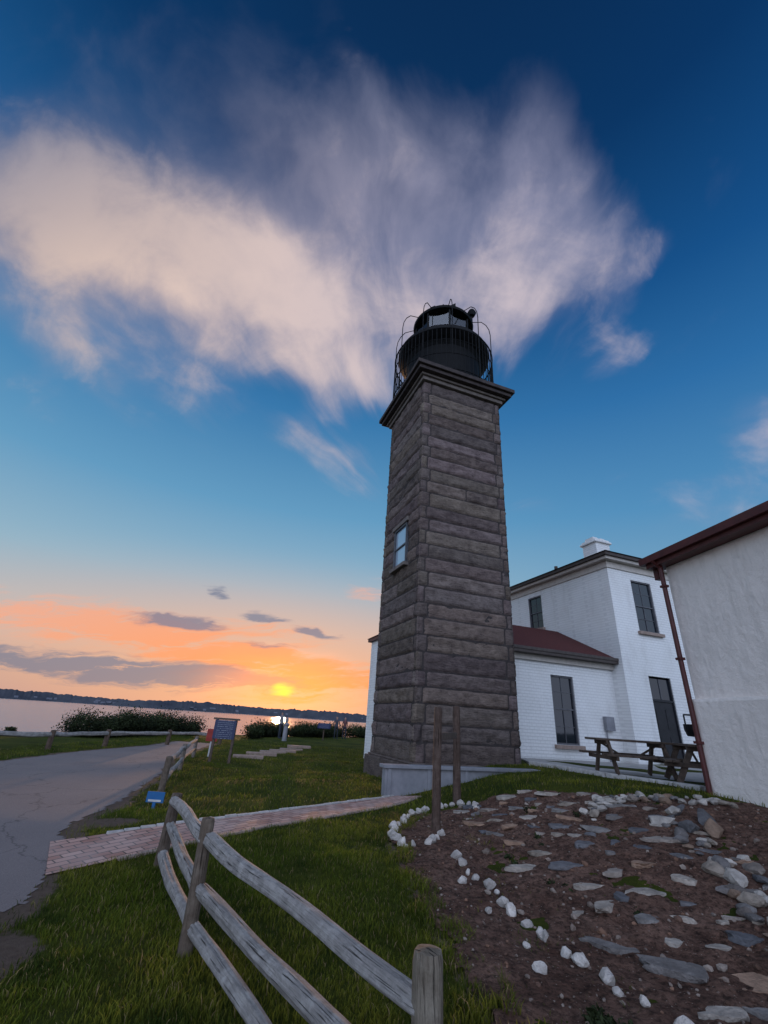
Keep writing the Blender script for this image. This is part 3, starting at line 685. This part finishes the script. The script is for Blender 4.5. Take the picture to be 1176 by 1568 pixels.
for k in range(11):
    an=2*math.pi*(k+.3)/11;ca,sa=math.cos(an),math.sin(an)
    pts=[(ring_r,15.1),(ring_r,18.9),(ring_r-.05,19.3),(ring_r-.18,19.65),(ring_r-.4,19.95),(1.5,20.1)]
    for a,b_ in zip(pts[:-1],pts[1:]): g.tube((cc[0]+a[0]*ca,cc[1]+a[0]*sa,a[1]),(cc[0]+b_[0]*ca,cc[1]+b_[0]*sa,b_[1]),.020,seg=6)
for k in range(8):
    an=2*math.pi*(k+.1)/8;P=(cc[0]+1.39*math.cos(an),cc[1]+1.39*math.sin(an));g.tube((*P,18.4),(*P,20.0),.05,seg=6)
g.obj("gallery_and_lantern_ironwork",[MBk],parent=LH)
g=MB();g.lathe(cc,[(1.37,18.44),(1.37,19.96)],8,ph=2*math.pi*.1/8);g.obj("lantern_glazing",[MGlL],parent=LH)
g=MB();g.lathe(cc,[(.3,18.45),(.3,18.8),(.42,18.9),(.48,19.2),(.42,19.5),(.2,19.6),(0,19.6)],20);g.obj("lantern_optic",[MBk],parent=LH)
g=MB()
g.tube((cc[0],cc[1],21.1),(cc[0],cc[1],22.0),.03,seg=6);g.tube((cc[0]-.5,cc[1]+.1,21.85),(cc[0]+.55,cc[1]-.1,21.8),.03,seg=6)
g.add([(cc[0]+.25,cc[1]-.05,21.82),(cc[0]+.65,cc[1]-.12,22.02),(cc[0]+.65,cc[1]-.12,21.58)],[(0,1,2)])
g.add([(cc[0]-.7,cc[1]+.14,21.86),(cc[0]-.42,cc[1]+.09,22.0),(cc[0]-.42,cc[1]+.09,21.7)],[(0,1,2)])
P=(cc[0]+1.4,cc[1]-.5)
g.tube((P[0],P[1],20.0),(P[0],P[1],20.8),.04,seg=6);g.lathe(P,[(0,20.6),(.15,20.66),(.23,20.85),(.15,21.03),(0,21.08)],14)
g.tube((P[0]-.4,P[1],20.5),(P[0]+.12,P[1],20.7),.045,seg=6)
g.obj("weather_vane_and_beacon",[MBk],parent=LH)

# low grey wall in front of tower
LW=empty("low_wall");a=Vector((.42,12.15,0));q=MB()
q.box(a+u*2.2+Zv*.22,(4.4,.22,.76),ax);q.box(a+u*2.2+Zv*.635,(4.52,.34,.07),ax)
for k in range(5): q.box(a+u*(.1+1.05*k)-v*.125+Zv*.22,(.09,.03,.75),ax)
q.obj("wall_body",[MConc],parent=LW,bevel=.008)

# ------------------------------------------------------------------ keeper's house
HS=empty("keepers_house")
def wall(name,O,T,Nn,Lw,Hw,holes,mat,parent,rev=.14):
    xs_=sorted({0,Lw,*[h[0] for h in holes],*[h[1] for h in holes]});zs_=sorted({0,Hw,*[h[2] for h in holes],*[h[3] for h in holes]})
    m_=MB()
    for i in range(len(xs_)-1):
        for j in range(len(zs_)-1):
            xc=(xs_[i]+xs_[i+1])/2;zc=(zs_[j]+zs_[j+1])/2
            if any(h[0]<xc<h[1] and h[2]<zc<h[3] for h in holes): continue
            m_.add([O+T*xs_[i]+Zv*zs_[j],O+T*xs_[i+1]+Zv*zs_[j],O+T*xs_[i+1]+Zv*zs_[j+1],O+T*xs_[i]+Zv*zs_[j+1]],[(0,1,2,3)])
    for (x0,x1,z0,z1) in holes:
        c_=[O+T*x0+Zv*z0,O+T*x1+Zv*z0,O+T*x1+Zv*z1,O+T*x0+Zv*z1];d_=[k-Nn*rev for k in c_]
        m_.add(c_+d_,[(0,1,5,4),(1,2,6,5),(2,3,7,6),(3,0,4,7)])
    return m_.obj(name,[mat],parent=parent)
K=Vector((10.2,18.6,0));gz0=.3;Hh=8.65
MWid,MDep=7.5,9.0
w2=(1.29,2.5,5.8-gz0,8.1-gz0);dr=(1.3,2.55,.78-gz0,3.98-gz0);w3=(4.6,5.8,5.8-gz0,8.1-gz0)
wall("front_wall",K+Zv*gz0,u,-v,MWid,Hh-gz0,[w2,dr,w3],MWB,HS)
window(HS,K+Zv*5.8+u*1.29,u,-v,1.21,2.3,cols=2,name="front_window")
window(HS,K+Zv*5.8+u*4.6,u,-v,1.2,2.3,cols=2,name="front_window_b")
wl=(MDep-5.6,MDep-4.52,6.5-gz0,8.22-gz0)
wall("side_wall",K+v*MDep+Zv*gz0,-v,-u,MDep,Hh-gz0,[wl],MWB,HS)
window(HS,K+v*5.6+Zv*6.5,-v,-u,1.08,1.72,cols=2,name="side_window")
wall("far_side_wall",K+u*MWid+Zv*gz0,v,u,MDep,Hh-gz0,[],MWB,HS);wall("back_wall",K+u*MWid+v*MDep+Zv*gz0,-u,v,MWid,Hh-gz0,[],MWB,HS)
q=MB()
q.box(K+u*1.925+v*.11+Zv*1.9,(1.17,.05,2.2),ax);q.box(K+u*1.925+v*.085+Zv*3.05,(1.25,.08,.08),ax)
for zc in(1.35,2.35):
    for du in(-.27,.27): q.box(K+u*(1.925+du)+v*.08+Zv*zc,(.4,.02,.75),ax)
for s_ in(1.335,2.515): q.box(K+u*s_+v*.085+Zv*2.38,(.07,.09,3.2),ax)
q.obj("door",[MDoor],parent=HS)
q=MB();q.box(K+u*1.925+v*.12+Zv*3.5,(1.15,.03,.8),ax);q.obj("door_transom_glass",[MGl],parent=HS)
q=MB();q.box(K+u*1.925+v*.10+Zv*3.5,(.03,.04,.8),ax);q.obj("door_transom_bar",[MFr],parent=HS)
q=MB();q.box(K+u*1.925-v*.42+Zv*.80,(1.7,.8,.16),ax);q.obj("door_step",[MPatio],parent=HS,bevel=.02)
HC=K+u*MWid/2+v*MDep/2
q=MB();q.box(HC+Zv*8.62,(MWid+.12,MDep+.12,.30),ax);q.obj("frieze",[MTan],parent=HS,bevel=.01)
q=MB();q.box(HC+Zv*8.84,(MWid+.62,MDep+.62,.14),ax);q.obj("cornice_soffit",[MTan],parent=HS,bevel=.01)
q=MB();q.box(HC+Zv*8.98,(MWid+.86,MDep+.86,.14),ax)
e=[HC+u*(a*(MWid/2+.5))+v*(b_*(MDep/2+.5))+Zv*9.06 for a,b_ in((-1,-1),(1,-1),(1,1),(-1,1))];rg=[HC-v*1.0+Zv*10.35,HC+v*1.0+Zv*10.35]
q.add(e+rg,[(0,1,4),(1,2,5,4),(2,3,5),(3,0,4,5)]);q.obj("roof",[MDk],parent=HS)
q=MB();cp=Vector((11.75,22.2,0));q.box(cp+Zv*10.0,(.95,.95,2.0),ax);q.obj("chimney",[MWB],parent=HS,bevel=.02)
q=MB();q.box(cp+Zv*11.05,(1.15,1.15,.14),ax);q.box(cp+Zv*11.17,(1.0,1.0,.12),ax)
for a in(-.25,.25): q.box(cp+u*a+Zv*11.3,(.36,.6,.16),ax)
q.obj("chimney_cap",[MWB],parent=HS,bevel=.05)
q=MB();pp=Vector((10.0,23.6,0));q.tube(pp+Zv*9.1,pp+Zv*10.1,.07,seg=8);q.tube(pp+Zv*10.0,pp+Zv*10.15,.1,seg=8);q.obj("vent_pipe",[MDk],parent=HS)
LO=Vector((10.0,19.17,0))-u*6.6
wn_=((Vector((6.97,18.08,0))-LO).dot(u),(Vector((8.0,18.46,0))-LO).dot(u),1.22-gz0,3.66-gz0)
wall("connector_wall",LO+Zv*gz0,u,-v,6.6,4.2-gz0,[wn_],MWB,HS)
window(HS,LO+u*wn_[0]+Zv*1.22,u,-v,wn_[1]-wn_[0],2.44,cols=2,name="connector_window",depth=.12)
RO=Vector((1.30,18.35,-.3))
wall("rear_wing_end_wall",RO+v*4.4,-v,-u,4.4,5.4,[],MWB,HS)
wall("rear_wing_wall",RO,u,-v,2.4,5.4,[],MWB,HS)
wall("rear_wing_back_wall",RO+u*2.4+v*4.4,-u,v,2.4,5.4,[],MWB,HS)
q=MB();q.box(RO+u*1.2+v*2.2+Zv*5.47,(2.7,4.7,.14),ax);q.obj("rear_wing_cornice",[MRedT],parent=HS)
q=MB();e0=RO-u*.2-v*.2+Zv*5.55
q.add([e0,e0+u*2.8,e0+u*2.8+v*4.8,e0+v*4.8,e0+u*1.4+v*2.4+Zv*.8],[(0,1,4),(1,2,4),(2,3,4),(3,0,4)]);q.obj("rear_wing_roof",[MRed],parent=HS)
q=MB();q.box(LO+u*3.3-v*.06+Zv*4.22,(6.6,.12,.22),ax);q.obj("connector_frieze",[MTan],parent=HS)
q=MB();q.box(LO+u*3.32-v*.2+Zv*4.38,(6.9,.42,.12),ax);q.box(LO+u*3.34-v*.36+Zv*4.49,(7.0,.16,.12),ax);q.obj("connector_gutter",[MDk],parent=HS,bevel=.01)
q=MB();e0=LO-v*.42+Zv*4.5
e1=e0+u*6.6;q.add([e0,e1,e1+v*3.4+Zv*1.65,e0+v*3.4+Zv*1.65],[(0,1,2,3)])
q.add([e0+v*3.4+Zv*1.65,e1+v*3.4+Zv*1.65,e1+v*6.8,e0+v*6.8],[(0,1,2,3)]);q.obj("connector_roof",[MRed],parent=HS)
q=MB();q.box(LO+u*5.95-v*.09+Zv*2.05,(.42,.16,.5),ax);q.tube(LO+u*5.8-v*.06+Zv*.6,LO+u*5.8-v*.06+Zv*1.8,.03,seg=8);q.obj("electric_meter_box",[MConc],parent=HS,bevel=.02)

# ------------------------------------------------------------------ right-hand white building
RB=empty("white_stucco_building")
aa=math.radians(-8);rv=Vector((math.sin(aa),math.cos(aa),0));ru=Vector((math.cos(aa),-math.sin(aa),0));RC=Vector((6.77,9.76,0));ax2=(ru,rv,Zv)
WH=5.3
wall("west_wall",RC,-rv,-ru,9.0,WH,[],MST,RB)
wall("north_wall",RC+ru*6,-ru,rv,6,WH,[],MST,RB)
wall("south_wall",RC-rv*9.0,ru,-rv,6,WH,[],MST,RB)
q=MB();q.box(RC-rv*4.5-ru*.04+Zv*1.2,(.20,9.06,2.42),ax2);q.obj("plinth",[MST],parent=RB,bevel=.06)
q=MB();q.box(RC-rv*4.5-ru*.10+Zv*5.36,(.42,9.5,.13),ax2);q.box(RC-rv*4.5-ru*.33+Zv*5.47,(.15,9.7,.16),ax2)
e0=RC+rv*.3-ru*.3+Zv*5.5;q.add([e0,e0-rv*9.6,e0-rv*9.6+ru*3.3+Zv*1.2,e0+ru*3.3+Zv*1.2],[(0,1,2,3)]);q.add([e0+ru*3.3+Zv*1.2,e0-rv*9.6+ru*3.3+Zv*1.2,e0-rv*9.6+ru*6.6,e0+ru*6.6],[(0,1,2,3)])
q.box(RC+rv*.2-ru*.05+Zv*5.2,(.14,.14,.3),ax2)
dp=RC-rv*.06-ru*.20
q.tube(dp+Zv*.55,dp+Zv*5.3,.05,seg=10,n=3);q.tube(dp+Zv*5.25,dp-ru*.2+Zv*5.42,.05,seg=10)
q.tube(dp+Zv*.6,dp-ru*.2+Zv*.45,.05,seg=10)
for zz in(1.6,3.2,4.8): q.box(dp+Zv*zz,(.13,.13,.05),ax2)
q.obj("roof_and_downpipe",[MRedT],parent=RB)

# ------------------------------------------------------------------ patio + tables
pz=.74
pt=MB();PP=[(4.95,15.0),(5.95,12.35),(7.0,10.45),(6.85,9.9),(14,9.9),(17,21.4),(10.1,19),(5.3,17.4)]
pt.add([(a,b_,pz) for a,b_ in PP]+[(a,b_,.2) for a,b_ in PP],[tuple(range(8))]+[(i_,i_+8,(i_+1)%8+8,(i_+1)%8) for i_ in range(8)]);pt.obj("patio",[MPatio])
kb=MB()
for q0,q1 in zip(PP[:2],PP[1:3]):
    a=Vector((*q0,0));b_=Vector((*q1,0));n_=int((b_-a).length/.5);dd=(b_-a).normalized();nn=Vector((-dd.y,dd.x,0))
    for k in range(n_):
        kb.box(a.lerp(b_,(k+.5)/n_)+Zv*(pz-.08)-nn*.02,((b_-a).length/n_-.015,.2,.28),(dd,nn,Zv))
kb.obj("patio_kerb",[MKerb],bevel=.02)
def picnic(loc,rot,name):
    E_=MB();ca,sa=math.cos(rot),math.sin(rot);X_=Vector((ca,sa,0));Y_=Vector((-sa,ca,0));ax_=(X_,Y_,Zv);o=Vector(loc)
    for k in range(5): E_.box(o+Y_*((k-2)*.15)+Zv*.79,(1.9,.14,.05),ax_)
    for s_ in(-1,1):
        for k in(0,1): E_.box(o+Y_*(s_*(.66+.15*k))+Zv*.46,(1.9,.14,.05),ax_)
    for e_ in(-.68,.68):
        E_.box(o+X_*e_+Zv*.72,(.05,.74,.09),ax_);E_.box(o+X_*e_+Zv*.39,(.05,1.72,.09),ax_)
        for s_ in(-1,1):
            a=o+X_*(e_+.055)+Y_*(s_*.25)+Zv*.76;b_=o+X_*(e_+.055)+Y_*(s_*.62)+Zv*.02;d_=(b_-a).normalized()
            E_.box((a+b_)/2,(.06,.12,(b_-a).length),(X_,d_.cross(X_),d_))
        E_.tube(o+X_*e_+Zv*.70,o+X_*e_*.25+Zv*.42,.03,seg=4)
    return E_.obj(name,[MTab],bevel=.006)
picnic((6.70,12.6,pz),-.05,"picnic_table");picnic((7.75,11.5,pz),1.2,"picnic_table")
g=MB();gx,gy=(10.6,15.6);g.tube((gx,gy,pz),(gx,gy,1.75),.05,seg=10);g.lathe((gx,gy),[(.0,1.75),(.26,1.77),(.32,1.95),(.32,2.12),(.29,2.12),(.26,1.85),(0,1.85)],20);g.tube((gx-.3,gy,2.1),(gx-.3,gy,2.4),.025,seg=6);g.tube((gx+.3,gy,2.1),(gx+.3,gy,2.4),.025,seg=6);g.tube((gx-.3,gy,2.4),(gx+.3,gy,2.4),.025,seg=6)
g.obj("charcoal_grill",[MBk])

# ------------------------------------------------------------------ signs, steps, people
m,t,b=newmat("sign_navy");tc=t.n('ShaderNodeTexCoord').outputs['Generated']
sp=t.n('ShaderNodeSeparateXYZ');t.put(sp.inputs[0],tc)
ln=t.m('GREATER_THAN',t.m('SINE',t.m('MULTIPLY',sp.outputs[2],60)),.55);br=t.m('GREATER_THAN',t.noise(t.map(tc,sc=(30,1,8)),1.0,1),.47)
inx=t.m('MULTIPLY',t.m('GREATER_THAN',sp.outputs[0],.12),t.m('LESS_THAN',sp.outputs[0],.88))
t.put(b.inputs['Base Color'],t.mix(t.m('MULTIPLY',t.m('MULTIPLY',ln,br),inx),(.010,.018,.065),(.16,.18,.22)));b.inputs['Roughness'].default_value=.4;MNavy=m
MSr=simple("sign_red",(.22,.02,.015),(.3,.035,.025),8,.5);MSb=simple("sign_blue",(.015,.09,.24),(.02,.12,.28),8,.4);MSw=simple("sign_white",(.40,.40,.40),(.5,.5,.5),8,.5)
S1=empty("information_sign");q=MB();q.box((-5.0,17.1,1.0),(.74,.05,.58));q.obj("panel",[MNavy],parent=S1)
q=MB()
for xx in(-5.33,-4.67): q.box((xx,17.17,.6),(.08,.08,1.5))
q.box((-5.0,17.15,1.33),(.90,.10,.06));q.obj("posts",[MTab],parent=S1)
S2=empty("red_warning_sign");q=MB();q.box((-5.95,18.9,.72),(.42,.03,.42));q.obj("panel",[MSr],parent=S2);q=MB();q.box((-5.95,18.94,.4),(.07,.05,1.0));q.obj("post",[MSw],parent=S2)
S3=empty("path_marker_sign");q=MB();q.box((-3.62,9.1,.17),(.30,.02,.16));q.box((-3.62,9.1,-.0),(.05,.03,.3));q.obj("panel",[MSb],parent=S3);q=MB();q.box((-3.62,9.085,.12),(.22,.01,.03));q.obj("lettering",[MSw],parent=S3)
def waysign(x,y,name):
    z=h1(x,y);e=empty(name);q=MB();q.tube((x,y,z-.1),(x,y,z+.95),.05,seg=8);q.obj("post",[MTab],parent=e)
    q=MB();tl=math.radians(35);q.box((x,y,z+1.02),(1.0,.6,.05),(Vector((1,0,0)),Vector((0,math.cos(tl),math.sin(tl))),Vector((0,-math.sin(tl),math.cos(tl)))));q.obj("panel",[MNavy],parent=e)
waysign(-3.5,38,"interpretive_panel")
q=MB();z=h1(-5.6,33);q.lathe((-5.6,33),[(.16,z-.1),(.14,z+.9),(.22,z+.95),(.22,z+1.02),(.07,z+1.06),(.12,z+1.2),(.12,z+1.34),(0,z+1.44)],12);q.obj("viewfinder_pedestal",[MConc])
q=MB()
for k in range(6):
    x=-4.55+.17*k;y=19.3+1.5*k;q.box((x,y,h1(x,y)+.03),(1.15+.1*(k%2),.4,.16),(Vector((.97,.22,0)),Vector((-.22,.97,0)),Zv))
q.obj("stone_steps",[MSill],bevel=.02)
def person(x,y,name,shirt,sc=1.0,turn=0,arm=0.2):
    z=h1(x,y);J={'pel':(0,0,.95,.14),'ch':(0,0,1.32,.155),'nk':(0,0,1.5,.055),'hd':(0,.01,1.6,.09),'ht':(0,0,1.72,.085),
     'sl':(-.19,0,1.43,.06),'el':(-.25,.02,1.16,.045),'wl':(-.24,-.1*arm*5,.95,.032),'sr':(.19,0,1.43,.06),'er':(.26,.02,1.16,.045),'wr':(.25,-.1*arm*5,.93,.032),
     'hl':(-.1,0,.9,.1),'kl':(-.12,-.02,.5,.065),'al':(-.12,.02,.08,.042),'fl':(-.13,-.16,.03,.04),'hr':(.1,0,.9,.1),'kr':(.13,.03,.5,.065),'ar':(.14,.06,.08,.042),'fr':(.15,-.11,.03,.04)}
    ks=list(J);E=[('pel','ch'),('ch','nk'),('nk','hd'),('hd','ht'),('ch','sl'),('sl','el'),('el','wl'),('ch','sr'),('sr','er'),('er','wr'),('pel','hl'),('hl','kl'),('kl','al'),('al','fl'),('pel','hr'),('hr','kr'),('kr','ar'),('ar','fr')]
    me=D.meshes.new(name);me.from_pydata([(J[k][0]*sc,J[k][1]*sc,J[k][2]*sc) for k in ks],[(ks.index(a),ks.index(b)) for a,b in E],[])
    o=D.objects.new(name,me);scene.collection.objects.link(o);o.location=(x,y,z);o.rotation_euler=(0,0,turn)
    mo=o.modifiers.new('skin','SKIN')
    for i_,k in enumerate(ks):
        sv=me.skin_vertices[0].data[i_];sv.radius=(J[k][3]*sc,J[k][3]*sc*.8);sv.use_root=(k=='pel')
    sb=o.modifiers.new('sub','SUBSURF');sb.levels=2;sb.render_levels=2
    m,t,b=newmat(name+"_clothes");sp=t.n('ShaderNodeSeparateXYZ');t.put(sp.inputs[0],t.n('ShaderNodeTexCoord').outputs['Object'])
    c=t.ramp(t.m('DIVIDE',sp.outputs[2],1.8),[(0,(.02,.025,.04)),(.52,(.02,.025,.04)),(.53,shirt),(.82,shirt),(.83,(.35,.2,.15)),(.92,(.35,.2,.15)),(.93,(.03,.02,.015))],'CONSTANT');t.put(b.inputs['Base Color'],c);b.inputs['Roughness'].default_value=.8
    me.materials.append(m);return o
person(-2.75,41,"visitor",(.05,.05,.07),1,.4);person(-2.1,42,"visitor",(.12,.05,.05),.98,2.6);person(-6.4,35.5,"visitor",(.25,.25,.27),1,1.2)

# ------------------------------------------------------------------ shrubs
m,t,b=newmat("shrub_leaves");at=t.n('ShaderNodeAttribute',attribute_name='Col').outputs[0];t.put(b.inputs['Base Color'],at);b.inputs['Roughness'].default_value=.7;b.inputs['Specular IOR Level'].default_value=.15;MLf=m
def shrubs(name,line,n,wid,hgt,leaves,seed,ls=.075):
    g=np.random.default_rng(seed);line=np.array(line,float)
    V=[];C=[]
    s=np.r_[0,np.cumsum(np.hypot(*np.diff(line,axis=0).T))]
    tt=g.uniform(0,s[-1],n);cx_=np.interp(tt,s,line[:,0])+g.normal(0,wid,n);cy_=np.interp(tt,s,line[:,1])+g.normal(0,wid,n)
    rr=g.uniform(.4,1.0,n)*hgt*.62;cz=H(cx_,cy_)+rr*.65
    per=leaves//n
    for i_ in range(n):
        d_=g.normal(size=(per,3));d_/=np.linalg.norm(d_,axis=1)[:,None];rad=rr[i_]*g.uniform(.45,1.08,per)
        rad[g.random(per)<.05]*=1.18
        lump=1+.22*np.sin(d_[:,0]*5+i_)*np.sin(d_[:,1]*6+2*i_)+.15*np.sin(d_[:,2]*9+i_)
        P=np.c_[cx_[i_],cy_[i_],cz[i_]]+d_*(rad*lump)[:,None]*np.array([1.25,1.25,.95])
        a=g.normal(size=(per,3));a/=np.linalg.norm(a,axis=1)[:,None];b_=np.cross(a,d_+.3*g.normal(size=(per,3)));b_/=np.linalg.norm(b_,axis=1)[:,None]+1e-6
        sz=ls*g.uniform(.6,1.4,per)[:,None]
        V.append(np.stack([P-a*sz,P+b_*sz*.6,P+a*sz,P-b_*sz*.6],1))
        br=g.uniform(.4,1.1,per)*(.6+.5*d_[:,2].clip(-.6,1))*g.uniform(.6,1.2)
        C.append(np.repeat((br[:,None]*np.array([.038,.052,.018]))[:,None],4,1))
    V=np.concatenate(V).reshape(-1,3);C=np.concatenate(C).reshape(-1,3);Q=np.arange(len(V)).reshape(-1,4)
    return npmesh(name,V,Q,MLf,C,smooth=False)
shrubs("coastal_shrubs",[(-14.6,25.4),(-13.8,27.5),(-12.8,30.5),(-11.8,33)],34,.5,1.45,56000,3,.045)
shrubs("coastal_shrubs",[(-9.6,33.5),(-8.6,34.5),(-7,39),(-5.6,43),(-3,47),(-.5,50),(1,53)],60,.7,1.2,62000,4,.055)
shrubs("coastal_shrubs",[(-22,20),(-19,22),(-17.5,23.5)],16,.5,.55,14000,5,.04)
shrubs("garden_weeds",[(1.5,3.9),(1.6,4.1),(1.75,3.9)],7,.06,.14,700,8,.02)
shrubs("garden_weeds",[(3.0,9.7),(2.7,8.5),(2.2,7.0),(2.6,5.8)],12,.3,.09,900,9,.018)
